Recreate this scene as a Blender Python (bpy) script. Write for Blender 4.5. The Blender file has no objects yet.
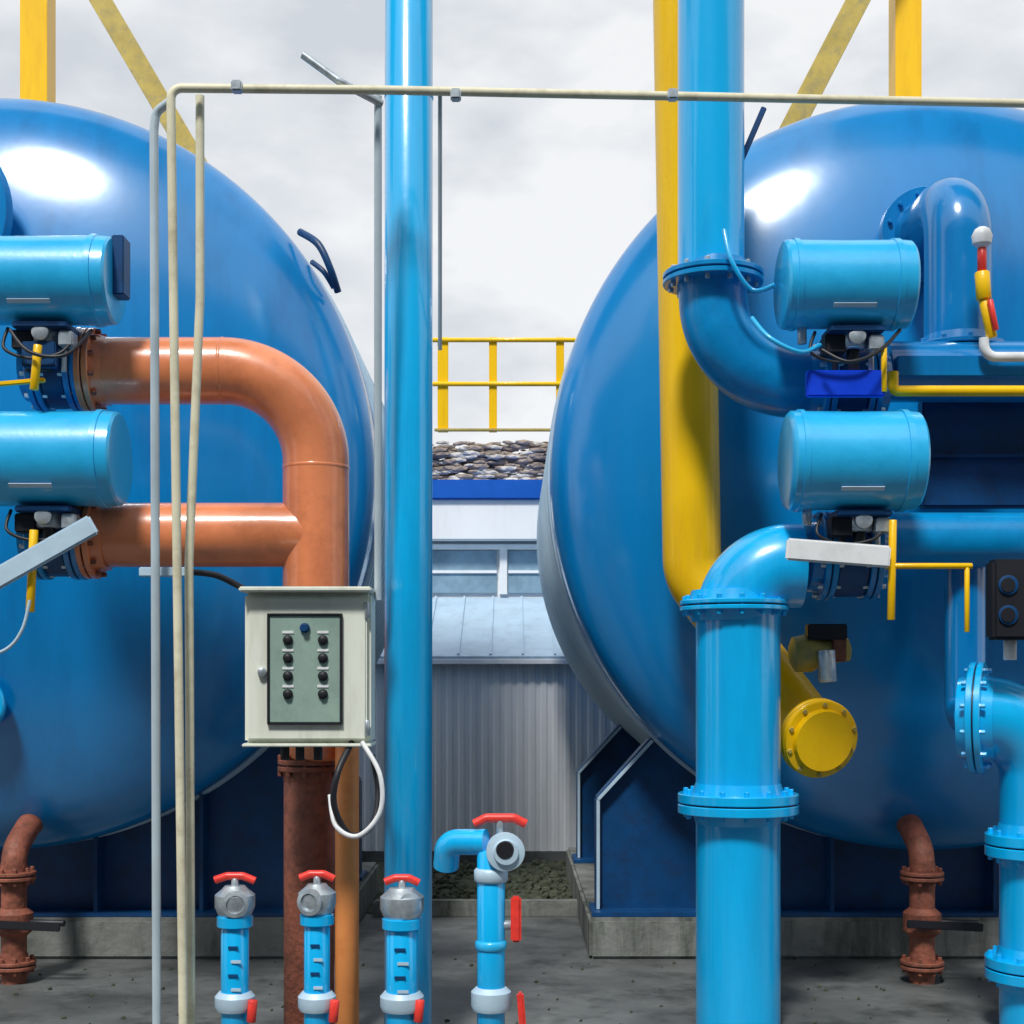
import bpy, bmesh, math, random
from mathutils import Vector, Matrix
random.seed(4)
scene=bpy.context.scene
F=1422.2; CZ=1.7; HOR=680
def P(px,py,d): return Vector(((px-512)/F*d, d, CZ+(HOR-py)/F*d))
def S(n,d): return n/F*d
# ---------------------------------------------------------------- materials
def mat(name,col,rough=0.4,metal=0.0,var=0.12,scale=3.0,bump=0.0,coat=0.0,dirt=None,dirtamt=0.0,bscale=40,streak=False,spec=0.5,cior=1.5,crough=0.08):
    m=bpy.data.materials.new(name); m.use_nodes=True
    nt=m.node_tree; N=nt.nodes; L=nt.links
    b=N['Principled BSDF']
    b.inputs['Specular IOR Level'].default_value=spec
    tc=N.new('ShaderNodeTexCoord'); mp=N.new('ShaderNodeMapping'); L.new(tc.outputs['Object'],mp.inputs[0])
    if streak: mp.inputs['Scale'].default_value=(1,1,0.15)
    no=N.new('ShaderNodeTexNoise'); no.inputs['Scale'].default_value=scale; no.inputs['Detail'].default_value=4
    no.inputs['Roughness'].default_value=0.65
    L.new(mp.outputs[0],no.inputs['Vector'])
    r=N.new('ShaderNodeValToRGB'); r.color_ramp.elements[0].position=0.3; r.color_ramp.elements[1].position=0.7
    c0=[max(0,c*(1-var)) for c in col]; c1=[min(1,c*(1+var)) for c in col]
    r.color_ramp.elements[0].color=(*c0,1); r.color_ramp.elements[1].color=(*c1,1)
    L.new(no.outputs['Fac'],r.inputs[0])
    out=r.outputs[0]
    if dirt:
        n2=N.new('ShaderNodeTexNoise'); n2.inputs['Scale'].default_value=scale*2.3; n2.inputs['Detail'].default_value=6; n2.inputs['Roughness'].default_value=0.7
        L.new(mp.outputs[0],n2.inputs['Vector'])
        r2=N.new('ShaderNodeValToRGB'); r2.color_ramp.elements[0].position=0.48; r2.color_ramp.elements[1].position=0.7
        r2.color_ramp.elements[0].color=(0,0,0,1); r2.color_ramp.elements[1].color=(dirtamt,)*3+(1,)
        L.new(n2.outputs['Fac'],r2.inputs[0])
        mx=N.new('ShaderNodeMixRGB'); L.new(r2.outputs[0],mx.inputs[0]); L.new(out,mx.inputs[1]); mx.inputs[2].default_value=(*dirt,1)
        out=mx.outputs[0]
    L.new(out,b.inputs['Base Color'])
    mr=N.new('ShaderNodeMapRange'); mr.inputs[3].default_value=max(0,rough-0.08); mr.inputs[4].default_value=min(1,rough+0.12)
    L.new(no.outputs['Fac'],mr.inputs[0]); L.new(mr.outputs[0],b.inputs['Roughness'])
    b.inputs['Metallic'].default_value=metal
    b.inputs['Coat Weight'].default_value=coat; b.inputs['Coat Roughness'].default_value=crough
    b.inputs['Coat IOR'].default_value=cior
    if bump>0:
        n3=N.new('ShaderNodeTexNoise'); n3.inputs['Scale'].default_value=bscale; n3.inputs['Detail'].default_value=3
        L.new(tc.outputs['Object'],n3.inputs['Vector'])
        bp=N.new('ShaderNodeBump'); bp.inputs['Strength'].default_value=bump; bp.inputs['Distance'].default_value=0.02
        L.new(n3.outputs['Fac'],bp.inputs['Height']); L.new(bp.outputs[0],b.inputs['Normal'])
        if coat>0: L.new(bp.outputs[0],b.inputs['Coat Normal'])
    return m
M={}
M['tank']=mat('tank_blue',(0.0,0.225,0.58),0.4,var=0.1,scale=1.2,bump=0.08,coat=1.0,bscale=2.5,dirt=(0.0,0.12,0.35),dirtamt=0.6,streak=True,spec=0.1,cior=1.7,crough=0.17)
M['mid']=mat('mid_blue',(0.0,0.28,0.64),0.35,var=0.12,scale=2,bump=0.06,coat=0.4,bscale=20,dirt=(0.0,0.14,0.36),dirtamt=0.5,spec=0.3)
M['pipe']=mat('pipe_blue',(0.0,0.47,0.92),0.3,var=0.08,scale=2,bump=0.05,coat=0.8,bscale=10,dirt=(0.0,0.3,0.66),dirtamt=0.5,streak=True,spec=0.4,cior=1.65,crough=0.13)
M['act']=mat('actuator_blue',(0.02,0.48,0.88),0.35,var=0.07,bump=0.03,coat=0.6,dirt=(0.0,0.33,0.64),dirtamt=0.35,cior=1.6,crough=0.15)
M['dkblue']=mat('deep_blue',(0.0,0.055,0.18),0.4,var=0.2,bump=0.05,dirt=(0.01,0.02,0.05),dirtamt=0.6)
M['royal']=mat('royal_blue',(0.0,0.05,0.65),0.35)
M['clad']=mat('cladding',(0.5,0.66,0.78),0.4,metal=0.1,bump=0.05)
M['yellow']=mat('yellow_paint',(1.0,0.57,0.0),0.38,var=0.05,bump=0.06,coat=0.3,dirt=(0.7,0.34,0.01),dirtamt=0.4,streak=True,spec=0.3)
M['ochre']=mat('weathered_yellow',(0.5,0.38,0.08),0.5,var=0.2,dirt=(0.25,0.22,0.13),dirtamt=0.7)
M['copper']=mat('terracotta_paint',(0.84,0.26,0.1),0.34,var=0.12,scale=3,bump=0.06,coat=0.7,dirt=(0.55,0.15,0.055),dirtamt=0.55,bscale=14,cior=1.6,crough=0.15)
M['orange']=mat('orange_paint',(1.0,0.35,0.1),0.4,var=0.06,dirt=(0.75,0.2,0.06),dirtamt=0.5)
M['rust']=mat('rust_brown',(0.27,0.085,0.05),0.6,var=0.3,scale=8,bump=0.3,dirt=(0.07,0.03,0.02),dirtamt=0.7)
M['cream']=mat('cream_conduit',(0.75,0.71,0.52),0.45,var=0.1,dirt=(0.4,0.34,0.2),dirtamt=0.6)
M['grey']=mat('grey_conduit',(0.5,0.6,0.66),0.4,metal=0.2)
M['box']=mat('enclosure_paint',(0.78,0.81,0.71),0.4,var=0.05,dirt=(0.45,0.45,0.33),dirtamt=0.45,streak=True)
M['panel']=mat('panel_green',(0.3,0.42,0.36),0.25,var=0.1,dirt=(0.15,0.24,0.2),dirtamt=0.4)
M['black']=mat('black_rubber',(0.012,0.013,0.018),0.45)
M['white']=mat('white_paint',(0.8,0.82,0.83),0.4,var=0.04,dirt=(0.5,0.52,0.52),dirtamt=0.5)
M['red']=mat('red_handle',(0.85,0.05,0.035),0.35,dirt=(0.4,0.03,0.03),dirtamt=0.5,scale=12)
M['steel']=mat('galvanised',(0.5,0.56,0.6),0.35,metal=0.6,var=0.25,scale=20)
M['glass']=mat('window_glass',(0.25,0.38,0.48),0.1,var=0.3)
M['wallw']=mat('white_sheet',(0.9,0.92,0.94),0.45,var=0.02,dirt=(0.66,0.68,0.68),dirtamt=0.4,streak=True)
M['roof']=mat('roof_sheet',(0.42,0.56,0.68),0.45,var=0.08,dirt=(0.3,0.38,0.45),dirtamt=0.5)
M['band']=mat('blue_fascia',(0.0,0.1,0.5),0.4)
M['stone']=mat('rubble_stone',(0.34,0.28,0.23),0.85,var=0.35,scale=1.3,bump=0.4,dirt=(0.12,0.095,0.08),dirtamt=0.8)
M['lstone']=mat('pale_stone',(0.6,0.58,0.54),0.85,var=0.2,scale=1.3,bump=0.4,dirt=(0.35,0.33,0.3),dirtamt=0.8)
M['conc']=mat('concrete',(0.12,0.128,0.126),0.5,var=0.4,scale=1.1,bump=0.5,dirt=(0.03,0.035,0.032),dirtamt=0.95,bscale=7)
M['plinth']=mat('plinth_concrete',(0.19,0.2,0.185),0.8,var=0.4,scale=2.2,bump=0.7,dirt=(0.035,0.045,0.03),dirtamt=0.95,bscale=12,streak=True)
M['moss']=mat('mossy_ground',(0.06,0.07,0.045),0.95,var=0.5,scale=5,bump=0.8,dirt=(0.02,0.025,0.015),dirtamt=0.9)
M['blocker']=mat('blocker_dark',(0.06,0.13,0.22),0.6,var=0.1)  # dark finish of the added out-of-frame light blockers
# ---------------------------------------------------------------- mesh helpers
def mk(name,verts,faces,m,smooth=True,ang=35):
    me=bpy.data.meshes.new(name); me.from_pydata([tuple(v) for v in verts],[],faces); me.update()
    bm=bmesh.new(); bm.from_mesh(me); bmesh.ops.recalc_face_normals(bm,faces=bm.faces); bm.to_mesh(me); bm.free()
    if smooth:
        for p in me.polygons: p.use_smooth=True
        me.set_sharp_from_angle(angle=math.radians(ang))
    o=bpy.data.objects.new(name,me); scene.collection.objects.link(o); me.materials.append(M[m] if isinstance(m,str) else m)
    return o
def frame(ax):
    ax=ax.normalized(); up=Vector((0,0,1)) if abs(ax.z)<0.9 else Vector((0,1,0))
    u=ax.cross(up).normalized(); v=ax.cross(u).normalized(); return u,v
def lathe(name,o,ax,prof,m,seg=40,ang=35):
    o=Vector(o); ax=Vector(ax).normalized(); u,v=frame(ax); V=[];Fc=[]
    for t,r in prof:
        for i in range(seg):
            a=2*math.pi*i/seg; V.append(o+ax*t+(u*math.cos(a)+v*math.sin(a))*max(r,1e-4))
    n=len(prof)
    for j in range(n-1):
        for i in range(seg):
            k=(i+1)%seg; Fc.append((j*seg+i,j*seg+k,(j+1)*seg+k,(j+1)*seg+i))
    Fc.append(tuple(range(seg))[::-1]); Fc.append(tuple((n-1)*seg+i for i in range(seg)))
    return mk(name,V,Fc,m,True,ang)
def cyl(name,a,b,r,m,seg=28,bev=None):
    a=Vector(a);b=Vector(b);L=(b-a).length; e=bev if bev is not None else min(r*0.12,L*0.2)
    return lathe(name,a,b-a,[(0,r-e),(e,r),(L-e,r),(L,r-e)],m,seg,50)
def tube(name,pts,r,m,bend=0.15,seg=28,n=12):
    pts=[Vector(p) for p in pts]; path=[pts[0]]
    for i in range(1,len(pts)-1):
        p=pts[i]; d0=(pts[i-1]-p); d1=(pts[i+1]-p); l0=d0.length; l1=d1.length; d0.normalize(); d1.normalize()
        th=d0.angle(d1)
        if th>3.1: path.append(p); continue
        t=min(bend/math.tan(th/2),l0*0.49 if i>1 else l0*0.98,l1*0.49 if i<len(pts)-2 else l1*0.98); R=t*math.tan(th/2)
        bis=(d0+d1).normalized(); c=p+bis*(R/math.sin(th/2)); s=p+d0*t-c; e=p+d1*t-c; A=s.angle(e)
        for k in range(n+1):
            f=k/n; path.append(c+(s*math.sin((1-f)*A)+e*math.sin(f*A))/math.sin(A))
    path.append(pts[-1])
    q=[path[0]]
    for p in path[1:]:
        if (p-q[-1]).length>1e-4: q.append(p)
    path=q; V=[];Fc=[]; T=[]
    for i in range(len(path)):
        a=path[max(0,i-1)];b=path[min(len(path)-1,i+1)]; T.append((b-a).normalized())
    u,v=frame(T[0])
    for i,p in enumerate(path):
        if i>0:
            qn=T[i-1].rotation_difference(T[i]); u=qn@u; v=qn@v
        for k in range(seg):
            a=2*math.pi*k/seg; V.append(p+(u*math.cos(a)+v*math.sin(a))*r)
    for j in range(len(path)-1):
        for i in range(seg):
            k=(i+1)%seg; Fc.append((j*seg+i,j*seg+k,(j+1)*seg+k,(j+1)*seg+i))
    Fc.append(tuple(range(seg))[::-1]); Fc.append(tuple((len(path)-1)*seg+i for i in range(seg)))
    return mk(name,V,Fc,m,True,50)
def curve_tube(name,pts,r,m,steps=8,seg=10):
    pts=[Vector(p) for p in pts]; out=[]
    for i in range(len(pts)-1):
        p0=pts[max(0,i-1)];p1=pts[i];p2=pts[i+1];p3=pts[min(len(pts)-1,i+2)]
        for k in range(steps):
            t=k/steps
            out.append(0.5*((2*p1)+(p2-p0)*t+(2*p0-5*p1+4*p2-p3)*t*t+(-p0+3*p1-3*p2+p3)*t**3))
    out.append(pts[-1]); return tube(name,out,r,m,bend=0.001,seg=seg,n=1)
def box(name,c,s,m,bev=0.006,rot=None):
    bm=bmesh.new(); bmesh.ops.create_cube(bm,size=1)
    bmesh.ops.scale(bm,vec=Vector(s),verts=bm.verts)
    if bev>0: bmesh.ops.bevel(bm,geom=bm.edges[:],offset=min(bev,min(s)*0.3),segments=2,affect='EDGES')
    if rot is not None: bmesh.ops.transform(bm,matrix=rot,verts=bm.verts)
    bmesh.ops.translate(bm,vec=Vector(c),verts=bm.verts)
    me=bpy.data.meshes.new(name); bm.to_mesh(me); bm.free()
    for p in me.polygons: p.use_smooth=True
    me.set_sharp_from_angle(angle=math.radians(40))
    o=bpy.data.objects.new(name,me); scene.collection.objects.link(o); me.materials.append(M[m]); return o
def beam(name,a,b,w,h,m,bev=0.004):
    a=Vector(a);b=Vector(b);d=b-a
    return box(name,(a+b)/2,(w,h,d.length),m,bev,rot=d.to_track_quat('Z','Y').to_matrix().to_4x4())
def flat(name,a,b,hgt,th,m,bev=0.004):
    a=Vector(a);b=Vector(b);d=b-a; x=d.normalized(); y=Vector((0,1,0)); z=x.cross(y).normalized(); y=z.cross(x)
    R_=Matrix((x,y,z)).transposed().to_4x4()
    return box(name,(a+b)/2,(d.length,th,hgt),m,bev,rot=R_)
def prism(name,poly,y0,y1,m):
    n=len(poly); V=[(x,y0,z) for x,z in poly]+[(x,y1,z) for x,z in poly]
    Fc=[tuple(range(n)),tuple(range(n,2*n))[::-1]]+[(i,(i+1)%n,n+(i+1)%n,n+i) for i in range(n)]
    return mk(name,V,Fc,m,False)
def group(name,parts,loc=None):
    e=bpy.data.objects.new(name,None); scene.collection.objects.link(e); e.empty_display_size=0.2
    fl=[]
    for p in parts:
        if isinstance(p,(list,tuple)): fl+=list(p)
        else: fl.append(p)
    for p in fl: p.parent=e
    return e
def flange(c,ax,rp,m,R=None,th=0.035,bolts=12,bm='steel',gap=0.008,tag='flange'):
    c=Vector(c);ax=Vector(ax).normalized();R=R or rp*1.4;out=[]
    out.append(lathe(tag+'_a',c+ax*gap/2,ax,[(0,R-0.004),(0.004,R),(th-0.004,R),(th,R-0.004),(th,rp*1.08),(th+0.05,rp*1.01)],m,44))
    out.append(lathe(tag+'_b',c-ax*gap/2,-ax,[(0,R-0.004),(0.004,R),(th-0.004,R),(th,R-0.004),(th,rp*1.08),(th+0.05,rp*1.01)],m,44))
    out.append(cyl(tag+'_gasket',c-ax*gap,c+ax*gap,R*0.93,'black',32,0.001))
    u,v=frame(ax); rb=(R+rp)/2*1.02
    for i in range(bolts):
        a=2*math.pi*(i+0.5)/bolts; p=c+(u*math.cos(a)+v*math.sin(a))*rb
        out.append(lathe(tag+'_bolt_%d'%i,p-ax*(th+0.028),ax,[(0,0.011),(0.003,0.013),(0.025,0.013),(0.026,0.008),(2*th+0.03,0.008),(2*th+0.031,0.013),(2*th+0.053,0.013),(2*th+0.056,0.011)],bm,6,20))
    return out
# ---------------------------------------------------------------- ground
def sheet(name,x0,x1,y0,y1,z,m):
    return mk(name,[(x0,y0,z),(x1,y0,z),(x1,y1,z),(x0,y1,z)],[(0,1,2,3)],m,False)
sheet('ground',-300,300,-60,600,0,'conc')
bm=bmesh.new()
for i in range(650):
    far=random.random()<0.7
    x=random.uniform(-3.6,3.6); y=random.uniform(6.3,8.9)
    if far: x=random.uniform(-0.95,0.6); y=random.uniform(10.4,13.1)
    s=random.choice((0.006,0.009,0.012)) if not far else random.uniform(0.015,0.05)
    bmesh.ops.create_icosphere(bm,subdivisions=1,radius=s,matrix=Matrix.Translation((x,y,s*0.4))@Matrix.Rotation(random.uniform(0,3),4,(1,.3,.5))@Matrix.Diagonal((1.3,1,0.7,1)))
me=bpy.data.meshes.new('loose_gravel'); bm.to_mesh(me); bm.free(); me.materials.append(M['moss'])
scene.collection.objects.link(bpy.data.objects.new('loose_gravel',me))
sheet('mossy_strip',-9,9,10.35,13.2,0.006,'moss')
box('concrete_kerb',(-0.15,10.28,0.05),(1.7,0.12,0.12),'plinth',0.012)
# ---------------------------------------------------------------- tanks
YR=8.5; R=2.24; DH=0.62; CTZ=2.925
def tank(cx,yend):
    parts=[]
    n=40
    prof=[(DH*(1-math.cos(math.pi/2*i/n)), R*math.sin(math.pi/2*i/n)) for i in range(n+1)]
    prof+=[(DH+0.18,R),(DH+0.185,R-0.008),(DH+0.19,R-0.008),(DH+0.2,R)]
    parts.append(lathe('head',(cx,YR-DH,CTZ),(0,1,0),prof+[(DH+0.25,R)],'tank',200,25))
    L=yend-(YR+0.25); pr=[(0,R-0.02)]; t=0
    pr.append((0,R+0.01))
    while t<L-0.1:
        pr+=[(t+0.02,R+0.016),(t+0.05,R-0.016),(t+0.09,R-0.016),(t+0.12,R+0.016)]; t+=0.14
    pr.append((L,R))
    parts.append(lathe('shell',(cx,YR+0.25,CTZ),(0,1,0),pr,'clad',120,20))
    parts.append(lathe('rear_head',(cx,yend,CTZ),(0,1,0),[(0,R-0.01)]+[(DH*math.sin(a),R*math.cos(a)) for a in [math.pi/2*i/10 for i in range(11)]],'tank',80))
    for j,y in enumerate((8.9,yend-0.95)):
        hw=1.92
        arc=[]
        for i in range(25):
            a=math.radians(-135+90*i/24); arc.append((cx+(R+0.004)*math.cos(a),CTZ+(R+0.004)*math.sin(a)))
        poly=[(cx-hw,0.25),(cx-hw,0.95)]+arc+[(cx+hw,0.95),(cx+hw,0.25)]
        parts.append(prism('saddle_web_%d'%j,poly,y-0.02,y+0.02,'dkblue'))
        for s in (-1,1):
            mm='dkblue'
            parts.append(beam('saddle_side_%d_%d'%(j,s),(cx+s*(hw+0.016),y,0.25),(cx+s*(hw+0.016),y,0.96),0.028,0.16,mm))
            parts.append(beam('saddle_slope_%d_%d'%(j,s),(cx+s*(hw+0.016),y,0.96),(cx+s*1.6,y,CTZ-1.59),0.16,0.028,mm))
            parts.append(beam('saddle_lit_edge_%d_%d'%(j,s),(cx+s*(hw+0.016),y-0.086,0.28),(cx+s*(hw+0.016),y-0.086,0.96),0.02,0.01,'clad',0.001))  # pale strip paints the lit front edge of the side flange
            parts.append(flat('saddle_lit_edge2_%d_%d'%(j,s),(cx+s*(hw+0.016),y-0.09,0.96),(cx+s*1.6,y-0.09,CTZ-1.6),0.02,0.01,'clad',0.001))  # same painted highlight along the sloping flange
            for q in (0.5,1.15):
                zt=CTZ-math.sqrt(R*R-q*q)-0.003
                parts.append(box('saddle_rib_%d_%d_%d'%(j,s,q*10),(cx+s*q,y-0.09,(0.27+zt)/2),(0.025,0.14,zt-0.27),'dkblue',0.003))
        parts.append(box('saddle_base_%d'%j,(cx,y,0.262),(2*hw+0.12,0.42,0.03),'dkblue'))
    return parts
lt=tank(-3.06,11.4)
rt=tank(2.47,12.4)
lt.append(curve_tube('lug_rail',[P(300,232,8.45),P(318,244,8.35),P(330,268,8.33),P(338,292,8.4)],0.022,'dkblue'))
lt.append(curve_tube('lug_rail_2',[P(312,262,8.45),P(324,272,8.4),P(334,288,8.42)],0.016,'dkblue'))
lt.append(lathe('manhole_ring',(-3.25,YR-DH+0.06,CTZ+1.35),(0,-1,-0.0),[(-0.1,0.42),(0.1,0.42),(0.1,0.5),(0.14,0.5),(0.18,0.49),(0.2,0.3),(0.21,0.0)],'tank',48))
lt.append(lathe('hand_hole',P(-18,705,8.0),(0,-1,0),[(-0.1,0.12),(0.05,0.12),(0.06,0.16),(0.09,0.16),(0.1,0.15),(0.1,0.1),(0.12,0.08)],'pipe',32))
group('pressure_tank',lt); group('pressure_tank.001',rt)
box('concrete_plinth',(-3.06,10.0,0.125),(4.0,2.7,0.25),'plinth',0.02)
box('concrete_plinth.001',(2.47,10.5,0.125),(4.0,3.7,0.25),'plinth',0.02)
# ---------------------------------------------------------------- tank drains
def drain(name,x,y0):
    p=[tube('pipe',[(x,y0+0.9,0.94),(x,y0+0.25,0.86),(x,y0,0.74),(x,y0,-0.02)],0.07,'rust',0.14,24)]
    p+=flange((x,y0,0.60),(0,0,1),0.07,'rust',0.12,0.02,8,'rust')
    p+=flange((x,y0,0.10),(0,0,1),0.07,'rust',0.12,0.02,8,'rust',tag='f2')
    p.append(lathe('valve_body',(x,y0,0.26),(0,0,1),[(0,0.07),(0.03,0.105),(0.13,0.105),(0.16,0.07)],'rust',24))
    p.append(cyl('valve_stem',(x,y0,0.34),(x+0.3,y0-0.05,0.34),0.018,'black',12))
    p.append(flat('valve_lever',(x-0.12,y0-0.13,0.35),(x+0.3,y0-0.13,0.33),0.045,0.02,'black'))
    return group(name,p)
drain('drain_pipe',P(14,0,8.0).x,8.0); drain('drain_pipe.001',P(922,0,8.0).x,8.0)
# ---------------------------------------------------------------- building
def corr(name,x0,x1,y,z0,z1,pitch,dep,m):
    V=[];Fc=[];x=x0
    while x<x1:
        for dx,dy in ((0,0),(pitch*0.35,0),(pitch*0.5,dep),(pitch*0.85,dep)):
            V+= [(x+dx,y+dy,z0),(x+dx,y+dy,z1)]
        x+=pitch
    for i in range(len(V)//2-1): Fc.append((2*i,2*i+2,2*i+3,2*i+1))
    return mk(name,V,Fc,m,False)
bp=[]
bp.append(corr('corrugated_wall',-5,5,13.3,0.05,1.86,0.11,0.012,'wallw'))
bp.append(box('base_upstand',(0,13.34,0.05),(10.1,0.12,0.1),'conc'))
sl=beam('lean_to_roof',(0,13.2,1.89),(0,15.0,2.54),10.2,0.06,'roof'); bp.append(sl)
bp.append(box('eaves_trim',(0,13.2,1.87),(10.2,0.05,0.05),'wallw'))
for i in range(34):
    x=-5+0.3*i
    bp.append(beam('roof_seam_%d'%i,(x,13.22,1.935),(x,14.98,2.575),0.02,0.025,'roof',0))
bp.append(box('main_wall',(0,16.02,1.6),(10,2,3.2),'wallw'))
for i in range(12):
    x=-4.6+0.8*i
    bp.append(box('window_glass_%d'%i,(x+0.1,15.005,2.84),(0.68,0.03,0.44),'glass',0))
    bp.append(box('mullion_%d'%i,(x-0.29,14.99,2.84),(0.08,0.07,0.48),'wallw',0.004))
    bp.append(box('transom_%d'%i,(x+0.1,14.985,2.84),(0.68,0.03,0.03),'wallw',0))
bp.append(box('window_head',(0,14.97,3.1),(10,0.1,0.05),'wallw'))
bp.append(box('fascia',(0,15.95,3.37),(10.2,2.3,0.42),'wallw',0.01))
bp.append(box('blue_parapet',(0,15.95,3.68),(10.3,2.4,0.2),'band',0.01))
group('industrial_building',bp)
bm=bmesh.new(); kinds=[]
for i in range(3600):
    x=random.uniform(-2.2,2.4); z=random.uniform(3.75,4.40)
    s=random.uniform(0.012,0.045)
    if z>4.28 and random.random()<0.6: continue
    pale = random.random() < (0.85 if z<4.0 else 0.3)
    kinds.append(1 if pale else 0)
    mtx=Matrix.Translation((x,16.2+random.uniform(-0.1,0.1),z))@Matrix.Rotation(random.uniform(-.3,.3),4,(random.random(),random.random(),1))@Matrix.Diagonal((s*3,s,s*0.8,1))
    bmesh.ops.create_icosphere(bm,subdivisions=1,radius=1,matrix=mtx)
me=bpy.data.meshes.new('rubble_stone_wall'); bm.to_mesh(me); bm.free(); me.materials.append(M['stone']); me.materials.append(M['lstone'])
for i,kd in enumerate(kinds):
    for k in range(20): me.polygons[i*20+k].material_index=kd
o=bpy.data.objects.new('rubble_stone_wall',me); scene.collection.objects.link(o)
rp=[]
for px in (443,493,560,625):
    a=P(px,432,16.2); b=P(px,338,16.2); rp.append(beam('post_%d'%px,a,b,0.09 if px!=443 else 0.12,0.08,'yellow'))
for py in (340,384):
    rp.append(cyl('rail_%d'%py,P(428,py,16.15),P(640,py,16.15),0.026,'yellow'))
rp.append(box('kick_plate',(P(540,430,16.15).x,16.15,P(0,430,16.15).z),(2.4,0.05,0.03),'ochre'))
group('yellow_guard_railing',rp)
# ---------------------------------------------------------------- steel frame behind tanks
fr=[]
D=18.6
def col(px,w,top=-250): return beam('column_%d'%px,Vector((P(px,0,D).x,D,0)),P(px,top,D),S(w,D),S(w,D),'yellow')
fr.append(col(38,27)); fr.append(col(905,26))
fr.append(beam('brace_left',P(45,-95,D-0.5),P(215,195,D-0.5),0.2,S(20,D),'ochre'))
fr.append(beam('brace_right',P(915,-110,D-0.5),P(760,190,D-0.5),0.2,S(22,D),'ochre'))
fr.append(beam('top_beam',P(-200,-240,D),P(1200,-240,D),0.4,0.4,'yellow'))
group('steel_support_frame',fr)
# ---------------------------------------------------------------- added light blockers out of frame: building behind camera, slabs overhead
hb=[corr('blocker_wall',-24,22,-6,0,14.0,0.5,0.08,'blocker'),
    box('blocker_roof',(-1,-10,14.15),(46.5,8.2,0.3),'conc'),
    box('blocker_gutter',(-1,-5.85,13.9),(46.5,0.25,0.3),'blocker')]
for x in range(-20,20,5): hb.append(box('blocker_window_%d'%x,(x+1.5,-5.93,4.5),(2.6,0.08,1.6),'glass'))
group('added_blocker_hall',hb)  # unseen building, added so the tank heads reflect something dark below the sky
for nm,x0,x1 in (('overhead_blocker',-9,-1.2),('overhead_blocker.001',1.9,9)):  # unseen slabs, added to cut off the sky reflection near the head tops
    q=[box('deck',((x0+x1)/2,7.3,9.6),(x1-x0,2.6,0.15),'blocker')]
    for yy in (6.0,8.6):
        q.append(box('girder_%d'%(yy*10),((x0+x1)/2,yy,9.4),(x1-x0,0.18,0.3),'blocker'))
    xx=x0+0.2 if x0<0 else x1-0.2
    for yy in (6.0,8.6): q.append(box('leg_%d'%(yy*10),(xx,yy,4.6),(0.25,0.25,9.3),'yellow'))
    group(nm,q)
# ---------------------------------------------------------------- long yellow pipe ending in flanged elbow
g=[tube('shaft',[P(680,-120,7.75),P(692,575,7.72),P(815,738,7.5),P(822,745,7.25)],S(29,7.75),'yellow',0.28,40,16)]
ax=Vector((0.25,-1,-0.2)).normalized()
g+=flange(P(818,738,7.22),ax,S(30,7.2),'yellow',S(40,7.2),0.025,10,'ochre')
g.append(lathe('blind_face',P(818,738,7.22)+ax*0.03,ax,[(0,S(39,7.2)),(0.012,S(39,7.2)),(0.014,S(38,7.2)),(0.014,S(24,7.2)),(0.03,S(21,7.2)),(0.032,0.0)],'yellow',40))
group('yellow_support_pipe',g)
# ---------------------------------------------------------------- main vertical blue pipe
d=6.6
group('vertical_blue_pipe',[cyl('shaft',P(409,-120,d),Vector((P(408,0,d).x,d,0)),S(24,d),'pipe',48),
  lathe('weld_ring',P(409,98,d)-Vector((0,0,0.006)),(0,0,1),[(0,S(24,d)),(0.003,S(24.6,d)),(0.01,S(24.6,d)),(0.013,S(24,d))],'pipe',48)])
# ---------------------------------------------------------------- upper-right pipe run
d=7.15; r=S(33,d)
g=[tube('pipe',[P(711,-120,d),P(711,282,d)],r,'pipe',S(85,d),48,20)]
g.append(tube('elbow',[P(712,282,d),P(718,384,d),P(815,384,d)],S(34,d),'mid',S(85,d),48,20))
g+=flange(P(713,279,d),(0,0,1),r,'mid',S(50,d),0.026,12)
g.append(tube('run',[P(885,372,d),P(1150,372,d)],S(30,d),'tank',0.1,40))
g.append(beam('strap',P(764,108,d+.1),P(722,205,d+.1),0.03,0.03,'dkblue'))
g.append(curve_tube('cable',[P(724,230,6.9),P(732,262,6.85),P(752,290,6.85),P(775,285,6.8)],0.012,'pipe'))
g.append(box('shade_plate',P(1015,454,7.35),(S(190,7.35),0.1,S(108,7.35)),'dkblue',0.01))  # added dark plate, stands in for the shading behind the valves
g.append(box('shade_plate_rib',P(1015,456,7.28),(S(186,7.35),0.03,0.02),'dkblue',0.004))  # rib on the added dark plate
group('inlet_pipe',g)
# ---------------------------------------------------------------- lower-right pipe
d=7.0; r=S(42,d)
g=[tube('pipe',[P(800,566,d),P(738,566,d),Vector((P(738,0,d).x,d,0))],r,'pipe',S(52,d),56,20)]
g+=flange(P(734,606,d),(0,0,1),r,'pipe',S(54,d),0.022,14,'pipe')
g+=flange(P(738,803,d),(0,0,1),r,'pipe',S(60,d),0.045,14,'pipe')
g.append(tube('run',[P(890,540,d+.15),P(1150,540,d+.15)],S(28,d),'mid',0.1,40))
group('outlet_pipe',g)
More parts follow.
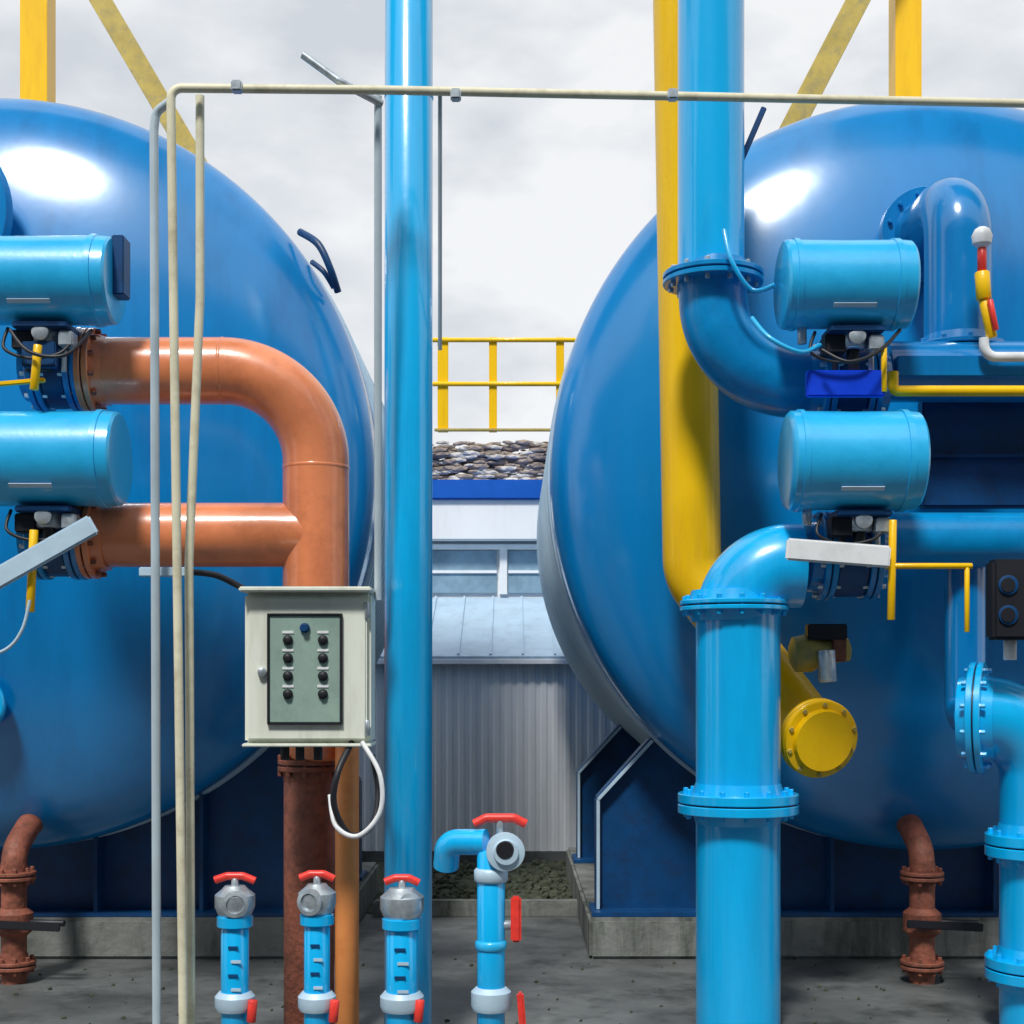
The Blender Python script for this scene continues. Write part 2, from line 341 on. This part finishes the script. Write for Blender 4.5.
# ---------------------------------------------------------------- valves with actuators
def actuator(name,x0,x1,y0,y1,d,stemrow):
    c0=P(x0,(y0+y1)/2,d); c1=P(x1,(y0+y1)/2,d); L=(c1-c0).length; r=S((y1-y0)/2,d)
    pr=[(0,0),(0.0,r*0.8),(0.008,r*0.92),(0.02,r*0.97),(0.05,r*0.97),(0.052,r*1.0),(0.075,r*1.0),(0.077,r*0.965),(L*0.5,r*0.955),(L-0.1,r*0.965),(L-0.098,r*1.0),(L-0.07,r*1.0),(L-0.068,r*0.97),(L-0.015,r*0.95),(L-0.004,r*0.9),(L,r*0.8)]
    p=[lathe('housing',c0,c1-c0,pr,'act',56,30)]
    xm=(x0+x1)/2
    p.append(box('name_plate',P(xm+2,(y0+y1)/2+(y1-y0)*0.32,d)+Vector((0,-r*0.76,0)),(0.2,0.006,0.022),'clad',0.001,rot=Matrix.Rotation(math.radians(40),4,'X')))
    p.append(cyl('gland',P(x0+22,y1-4,d),P(x0+22,y1+14,d),0.022,'steel'))
    p.append(box('mount_plate',P(xm+8,y1+3,d),(0.26,0.2,0.03),'dkblue'))
    p.append(cyl('stem_collar',P(xm+8,y1+2,d),P(xm+8,y1+20,d),0.06,'steel',24))
    p.append(cyl('stem',P(xm+8,y1+2,d),P(xm+8,stemrow,d),0.03,'black',16))
    p.append(box('gearbox',P(xm-12,y1+16,d+0.02),(0.1,0.12,0.09),'black'))
    p.append(box('switch_box',P(xm+30,y1+14,d-0.04),(0.07,0.08,0.07),'steel'))
    for s in (-1,1):
        p.append(cyl('yoke_%d'%s,P(xm+8+s*18,y1+2,d),P(xm+8+s*18,stemrow,d),0.014,'black' if s<0 else 'steel',12))
    p.append(lathe('pos_indicator',P(xm+8,y1+10,d)+Vector((0,-0.06,0)),(0,-1,0),[(0,0.04),(0.03,0.04),(0.035,0.03)],'steel',24))
    p.append(curve_tube('loop',[P(xm-30,y1+2,d-.05),P(xm-34,y1+22,d-.1),P(xm-10,y1+32,d-.1),P(xm+20,y1+28,d-.1),P(xm+34,y1+16,d-.06)],0.008,'black'))
    return p
def butterfly(c,r,th,m='dkblue'):
    ax=Vector((1,0,0)); p=[]
    p.append(lathe('valve_body',c-ax*th/2,ax,[(0,r*1.1),(0.01,r*1.25),(th-0.01,r*1.25),(th,r*1.1)],m,40))
    p+=flange(c-ax*(th/2+0.03),ax,r,'mid',r*1.35,0.028,10,tag='fl_in')
    p+=flange(c+ax*(th/2+0.03),ax,r,'tank',r*1.35,0.028,10,tag='fl_out')
    return p
d=6.75
g=actuator('a',780,910,240,330,d,372)
g+=butterfly(P(846,384,7.1),S(31,7.1),0.16)
g.append(box('blue_bracket',P(845,384,6.72),(S(78,6.72),0.05,S(26,6.72)),'royal'))
g.append(cyl('yellow_stub',P(884,345,6.7),P(884,392,6.7),0.014,'yellow'))
g.append(curve_tube('cable',[P(752,318,6.7),P(770,338,6.6),P(800,352,6.6),P(820,345,6.7)],0.011,'act'))
g.append(curve_tube('cable_2',[P(822,350,6.6),P(850,362,6.55),P(880,350,6.6),P(900,330,6.7)],0.009,'black'))
group('motorised_valve',g)
g=actuator('a',785,918,410,512,d,560)
g+=butterfly(P(846,556,7.05),S(33,7.05),0.16)
g.append(flat('lever_bar',P(786,549,6.6),P(890,557,6.6),S(22,6.6),0.03,'white',0.01))
g.append(cyl('yellow_stub',P(893,520,6.65),P(891,620,6.65),0.018,'yellow'))
g.append(cyl('yellow_arm',P(885,566,6.65),P(972,566,6.65),0.014,'yellow'))
g.append(cyl('yellow_drop',P(967,566,6.65),P(967,632,6.65),0.012,'yellow'))
group('motorised_valve.001',g)
g=actuator('a',-40,116,236,326,d,372)
g.append(box('limit_switch',P(121,268,d),(0.06,0.12,0.28),'dkblue'))
g+=butterfly(P(62,370,7.0),S(31,7.0),0.12)
g.append(box('bracket',P(40,355,6.7),(0.16,0.05,0.12),'dkblue'))
g.append(beam('yellow_arm',P(-10,385,6.65),P(45,380,6.65),0.03,0.02,'yellow'))
g.append(cyl('yellow_stub',P(38,345,6.6),P(34,390,6.6),0.02,'yellow'))
g.append(curve_tube('cable',[P(10,330,6.6),P(30,352,6.55),P(65,355,6.55),P(92,330,6.7)],0.009,'black'))
group('motorised_valve.002',g)
g=actuator('a',-40,122,410,508,d,540)
g+=butterfly(P(62,538,7.0),S(31,7.0),0.12)
g.append(flat('lever_bar',P(-30,594,6.55),P(94,524,6.55),S(21,6.55),0.03,'clad',0.01))
g.append(cyl('yellow_stub',P(34,530,6.6),P(30,612,6.6),0.02,'yellow'))
g.append(curve_tube('cable',[P(30,600,6.5),P(22,630,6.5),P(5,650,6.5),P(-30,660,6.5)],0.008,'clad'))
group('motorised_valve.003',g)
# ---------------------------------------------------------------- terracotta pipe
d=7.0; r=S(33,d)
g=[tube('upper_bend',[P(98,371,d),P(316,371,d),P(316,600,d)],r,'copper',S(92,d),56,26)]
g.append(tube('lower_branch',[P(98,535,d),P(312,535,d)],r*0.97,'copper',0.1,48))
g.append(cyl('riser',P(316,590,d),P(316,760,d),r*0.99,'copper',48))
g.append(cyl('riser_low',P(309,755,d),Vector((P(309,0,d).x,d,0)),S(25,d),'rust',40))
g+=flange(P(309,765,d),(0,0,1),S(25,d),'rust',S(31,d),0.025,10,'rust')
g+=flange(P(92,371,d),(1,0,0),r,'copper',S(42,d),0.03,12,'rust',tag='f_up')
g+=flange(P(92,537,d),(1,0,0),r,'copper',S(42,d),0.03,12,'rust',tag='f_lo')
g.append(lathe('weld_a',P(222,371,d),(1,0,0),[(0,r),(0.006,r*1.015),(0.012,r*1.015),(0.018,r)],'copper',48))
g.append(lathe('weld_b',P(316,470,d),(0,0,1),[(0,r),(0.006,r*1.015),(0.012,r*1.015),(0.018,r)],'copper',48))
group('terracotta_pipe',g)
group('orange_pipe',[cyl('shaft',P(347,700,6.85),Vector((P(347,0,6.85).x,6.85,0)),S(12,6.85),'orange',32)])
# ---------------------------------------------------------------- control box
d=6.3
cx=P(308,0,d).x; cz=P(0,668,d).z; w=S(126,d); h=S(150,d)
g=[box('body',(cx,d+0.1,cz),(w,0.22,h),'box',0.012),
   box('door',(cx,d-0.022,cz-0.003),(w-0.03,0.025,h-0.035),'box',0.008),
   box('rain_hood',(cx,d+0.05,cz+h/2+0.012),(w+0.02,0.3,0.022),'box',0.006),
   box('bottom_lip',(cx,d+0.08,cz-h/2-0.008),(w+0.01,0.26,0.015),'box',0.004)]
pc=P(305,669,d-0.04)
pw=S(70,d); ph=S(106,d)
g.append(box('panel',pc,(pw,0.012,ph),'panel',0.002))
for s in (-1,1):
    g.append(box('panel_frame_v%d'%s,pc+Vector((s*(pw/2+0.005),-0.004,0)),(0.01,0.024,ph+0.02),'black',0.002))
    g.append(box('panel_frame_h%d'%s,pc+Vector((0,-0.004,s*(ph/2+0.005))),(pw-0.001,0.022,0.01),'black',0.002))
for i in range(4):
    for j in (0,1):
        px=288+35*j; py=640+18*i
        c=P(px,py,d-0.048)
        g.append(lathe('button_%d_%d'%(i,j),c,(0,-1,0),[(0,0.022),(0.008,0.022),(0.009,0.016),(0.02,0.015),(0.022,0.012)],'black',20))
        g.append(box('label_%d_%d'%(i,j),c+Vector((0,0,0.034)),(0.05,0.004,0.012),'white',0.001))
g.append(lathe('hand_switch',P(305,628,d-0.048),(0,-1,0),[(0,0.022),(0.01,0.022),(0.011,0.016),(0.03,0.014)],'dkblue',20))
g.append(cyl('lock',P(262,672,d-0.03),P(262,672,d-0.06),0.02,'steel',16))
for py in (610,728): g.append(cyl('hinge_%d'%py,P(367,py+8,d-0.03),P(367,py-8,d-0.03),0.012,'steel',12))
g.append(beam('backing_rail',P(300,600,d+0.3),P(300,740,d+0.3),0.05,0.05,'steel'))
g.append(beam('backing_arm',P(300,640,d+0.28),P(309,640,7.0),0.05,0.05,'steel'))
for i,px in enumerate((285,300,318)):
    g.append(cyl('gland_%d'%i,P(px,745,d+0.05),P(px,760,d+0.05),0.02,'black',14))
group('control_box',g)
g=[curve_tube('hose_black',[P(352,742,6.3),P(338,772,6.2),P(334,805,6.2),P(350,835,6.25),P(372,825,6.3),P(378,790,6.35),P(372,755,6.4)],0.014,'black'),
   curve_tube('hose_white',[P(362,742,6.25),P(380,775,6.2),P(380,812,6.2),P(358,836,6.2),P(336,826,6.22),P(330,795,6.28)],0.011,'white')]
group('cable_loop',g)
# ---------------------------------------------------------------- conduits
d=6.0
def V0(px): return Vector((P(px,0,d).x,d,0))
group('conduit_pipe',[tube('main',[V0(184),P(171,110,d),P(171,88,d),P(380,90,d+0.1),P(1150,106,d+0.6)],S(4.5,d),'cream',0.07,16),])
group('conduit_pipe.001',[tube('run',[Vector((P(154,0,d).x,d+.05,0)),P(154,130,d+.05),P(156,112,d+.05),P(172,100,d+.02)],S(4.5,d),'grey',0.05,16)])
group('conduit_pipe.002',[tube('run',[Vector((P(187,0,d).x,d+.08,0)),P(189,560,d+.08),P(200,300,d+.08),P(200,96,d+.08)],S(4.5,d),'cream',0.8,16)])
group('conduit_pipe.003',[tube('run',[P(378,96,6.2),P(378,600,6.4)],S(4,d),'grey',0.1,12)])
group('conduit_pipe.004',[tube('run',[P(440,92,6.15),P(440,350,6.6)],S(2.2,d),'grey',0.1,12)])
g=[box('c%d'%i,P(px,py,dd)+Vector((0,-0.02,0)),(0.045,0.05,0.045),'steel') for i,(px,py,dd) in enumerate(((238,89,6.0),(456,97,6.15),(672,97,6.28)))]
group('conduit_clamps',g)
group('lamp_bracket',[tube('rod',[P(303,55,6.1),P(340,82,6.1),P(382,104,6.2)],S(4,d),'steel',0.05,12)])
group('strut_rail',[beam('bar',P(140,572,6.15),P(190,572,6.15),0.04,0.04,'clad'),
   curve_tube('tail',[P(190,572,6.15),P(215,575,6.2),P(235,584,6.25),P(245,590,6.3)],0.014,'black')])
# ---------------------------------------------------------------- right nozzle + gauges
g=[tube('neck',[(P(958,0,7.3).x,8.1,P(0,200,7.3).z),(P(958,0,7.3).x,7.3,P(0,200,7.3).z),P(958,372,7.3)],S(33,7.3),'tank',S(40,7.3),40,18)]
c=Vector((P(958,0,7.3).x,7.86,P(0,200,7.3).z)); g+=flange(c,(0,1,0),S(33,7.3),'tank',S(50,7.3),0.03,12,'tank')
g.append(beam('ledge',P(895,368,7.0),P(1150,368,7.0),0.1,0.1,'tank') )
g+=flange(P(958,352,7.3),(0,0,1),S(33,7.3),'tank',S(46,7.3),0.025,10,'tank',tag='f2')
group('vent_nozzle',g)
group('yellow_air_line',[tube('pipe',[P(893,372,6.85),P(893,391,6.85),P(1150,391,6.85)],S(5.5,6.85),'yellow',0.03,16)])
d=6.9
g=[lathe('bulb',P(982,248,d),(0,0,1),[(0,0.02),(0.02,0.045),(0.06,0.05),(0.09,0.035),(0.1,0.02)],'white',20),
   cyl('neck_a',P(982,248,d),P(982,272,d),0.022,'red'),
   cyl('neck_b',P(982,272,d),P(984,300,d),0.036,'yellow'),
   cyl('neck_c',P(984,300,d),P(992,338,d),0.026,'yellow'),
   cyl('neck_d',P(990,300,d-.04),P(996,330,d-.04),0.014,'red'),
   tube('white_pipe',[P(984,338,d),P(984,357,d),P(1100,357,d)],S(5,d),'white',0.06,16)]
group('relief_valve',g)
g=[box('case',P(1035,600,6.6),(S(92,6.6),0.12,S(80,6.6)),'black',0.015)]
for px,py in ((1008,585),(1008,615)):
    g.append(lathe('dial_%d'%py,P(px,py,6.54),(0,-1,0),[(0,0.045),(0.01,0.045),(0.012,0.038)],'dkblue',24))
    g.append(lathe('dial_face_%d'%py,P(px,py,6.526),(0,-1,0),[(0,0.034),(0.003,0.033)],'black',24))
g.append(cyl('bracket',P(1010,640,6.65),P(1010,660,6.65),0.03,'white'))
group('instrument_box',g)
d=6.9; r=S(40,d)
g=[tube('pipe',[P(968,716,d),P(1041,716,d),Vector((P(1041,0,d).x,d,0))],r,'pipe',S(60,d),48,18)]
g+=flange(P(978,718,d),(1,-0.45,0),r,'pipe',S(56,d),0.03,12,'pipe')
g+=flange(P(1041,845,d),(0,0,1),r,'pipe',S(54,d),0.05,12,'pipe',tag='f2')
g+=flange(P(1041,968,d),(0,0,1),r,'pipe',S(54,d),0.05,12,'pipe',tag='f3')
g.append(tube('back_stub',[P(965,560,7.25),P(965,716,7.25),P(975,716,7.0)],S(20,7.25),'tank',0.1,32))
group('discharge_pipe',g)
g=[lathe('body',P(790,655,7.3),(1,0,0.1),[(0,0.05),(0.02,0.09),(0.1,0.1),(0.16,0.07),(0.3,0.06),(0.31,0.03)],'ochre',24),
   cyl('bonnet',P(812,655,7.3),P(818,630,7.3),0.04,'rust'), box('cap',P(826,632,7.25),(0.2,0.08,0.08),'black'),
   box('yoke',P(838,650,7.26),(0.07,0.08,0.12),'rust'),
   cyl('outlet',P(826,650,7.2),P(828,682,7.2),0.045,'steel')]
group('brass_gate_valve',g)
# ---------------------------------------------------------------- sample taps
def tap(name,px,top,hw,rp,d=6.1,m='pipe',rot=0):
    b=Vector((P(px,0,d).x,d,0)); g=[]
    g.append(cyl('riser',b,P(px,top+38,d),S(rp,d),m,28))
    g.append(lathe('socket',P(px,top+50,d),(0,0,1),[(0,S(rp,d)),(0.01,S(rp+4,d)),(0.05,S(rp+4,d)),(0.06,S(rp-1,d))],m,24))
    g.append(lathe('ball_body',P(px,top+40,d),(0,0,1),[(0,S(rp,d)),(0.02,S(rp+3,d)),(0.05,S(rp+6,d)),(0.1,S(rp+6,d)),(0.125,S(rp-1,d)),(0.14,S(rp-4,d))],'steel',24))
    ax=Vector((math.sin(rot),-math.cos(rot),0))
    g.append(lathe('port',P(px,top+24,d)+ax*0.03,ax,[(0,S(13,d)),(0.05,S(13,d)),(0.055,S(9,d)),(0.03,S(8,d)),(0.028,0)],'steel',24))
    g.append(lathe('port_bore',P(px,top+24,d)+ax*0.062,ax,[(0,S(7,d)),(0.003,S(6.5,d))],'black',20))
    g.append(cyl('stem',P(px,top+16,d),P(px,top,d),0.016,'steel',12))
    g.append(tube('handle',[P(px-hw,top+2,d),P(px-hw*0.4,top-2,d),P(px+hw*0.4,top-2,d),P(px+hw,top+3,d)],0.017,'red',0.03,12))
    g.append(lathe('collar',P(px,1010,d),(0,0,1),[(0,S(rp+4,d)),(0.02,S(rp+6,d)),(0.06,S(rp+6,d)),(0.08,S(rp+2,d))],'clad',24))
    g.append(cyl('lower_handle',P(px+16,1022,d-.06),P(px+18,1000,d-.06),0.02,'red',12))
    for i in range(4):
        g.append(box('label_%d'%i,P(px-2+3*(i%2),top+70+i*14,d-S(rp,d)-0.003),(S(rp*0.7,d),0.004,0.014),'clad' if i%2 else 'dkblue',0.001))
    return group(name,g)
tap('sample_tap',235,878,20,14,rot=0.2)
tap('sample_tap.001',317,876,17,13,rot=-0.3)
tap('sample_tap.002',402,880,17,16,rot=0.5)
d=6.1
g=[cyl('riser',Vector((P(491,0,d).x,d,0)),P(491,850,d),S(14,d),'pipe'),
   tube('elbow',[P(446,866,d+.1),P(448,842,d+.05),P(486,842,d)],S(13,d),'pipe',0.06,24),
   lathe('valve_face',P(504,850,d),(0.1,-1,0),[(-0.06,S(16,d)),(0.04,S(19,d)),(0.08,S(19,d)),(0.085,S(13,d)),(0.1,S(12,d))],'clad',28),
   lathe('bore',P(505,850,d-0.1),(0.1,-1,0),[(0,S(9,d)),(0.006,S(8,d))],'black',24),
   cyl('stem',P(500,836,d),P(500,818,d),0.016,'steel'),
   tube('handle',[P(474,824,d),P(486,818,d),P(514,818,d),P(526,824,d)],0.02,'red',0.03,12),
   cyl('collar_a',P(491,868,d),P(491,882,d),S(17,d),'clad'),
   cyl('collar_b',P(491,940,d),P(491,950,d),S(16,d),'act'),
   cyl('side_stub',P(491,925,d),P(514,925,d),0.02,'steel'),
   beam('side_handle',P(516,896,d-.02),P(516,942,d-.02),0.045,0.03,'red',0.01),
   lathe('base_collar',P(491,1010,d),(0,0,1),[(0,S(18,d)),(0.02,S(20,d)),(0.08,S(20,d)),(0.1,S(15,d))],'clad',24),
   beam('base_handle',P(520,992,d-.02),P(523,1030,d-.02),0.04,0.03,'red',0.01)]
group('sample_tap.003',g)
# ---------------------------------------------------------------- world, sun, camera
w=bpy.data.worlds.new('World'); scene.world=w; w.use_nodes=True
nt=w.node_tree; N=nt.nodes; L=nt.links; bg=N['Background']
EL=math.radians(54); AZ=math.radians(196)
sky=N.new('ShaderNodeTexSky'); sky.sky_type='NISHITA'; sky.sun_disc=False; sky.sun_elevation=EL; sky.sun_rotation=AZ
tc=N.new('ShaderNodeTexCoord'); mp=N.new('ShaderNodeMapping'); mp.inputs['Scale'].default_value=(1,1,2.0); mp.inputs['Location'].default_value=(0.3,0,0.2)
L.new(tc.outputs['Generated'],mp.inputs[0])
no=N.new('ShaderNodeTexNoise'); no.inputs['Scale'].default_value=6; no.inputs['Detail'].default_value=7; no.inputs['Roughness'].default_value=0.5
L.new(mp.outputs[0],no.inputs['Vector'])
cr=N.new('ShaderNodeValToRGB'); cr.color_ramp.elements[0].position=0.34; cr.color_ramp.elements[0].color=(6.8,7.2,7.7,1)
cr.color_ramp.elements[1].position=0.54; cr.color_ramp.elements[1].color=(9.6,9.7,9.8,1)
L.new(no.outputs['Fac'],cr.inputs[0])
mx=N.new('ShaderNodeMixRGB'); mx.inputs[0].default_value=0.92; L.new(sky.outputs[0],mx.inputs[1]); L.new(cr.outputs[0],mx.inputs[2])
L.new(mx.outputs[0],bg.inputs['Color']); bg.inputs['Strength'].default_value=0.1
sd=bpy.data.lights.new('sun','SUN'); sd.energy=3.2; sd.angle=math.radians(9); sd.color=(1,0.98,0.94)
so=bpy.data.objects.new('sun',sd); scene.collection.objects.link(so)
dirv=Vector((math.sin(AZ)*math.cos(EL),math.cos(AZ)*math.cos(EL),math.sin(EL)))
so.rotation_euler=dirv.to_track_quat('Z','Y').to_euler(); so.location=dirv*30
cd=bpy.data.cameras.new('camera'); cam=bpy.data.objects.new('camera',cd); scene.collection.objects.link(cam); scene.camera=cam
cd.lens=50; cd.sensor_width=36; cd.clip_end=2000; cd.shift_y=(HOR-512)/1024
cam.location=(0,0,CZ); cam.rotation_euler=(math.radians(90),0,0)
scene.view_settings.view_transform='Standard'; scene.view_settings.look='None'; scene.view_settings.exposure=0
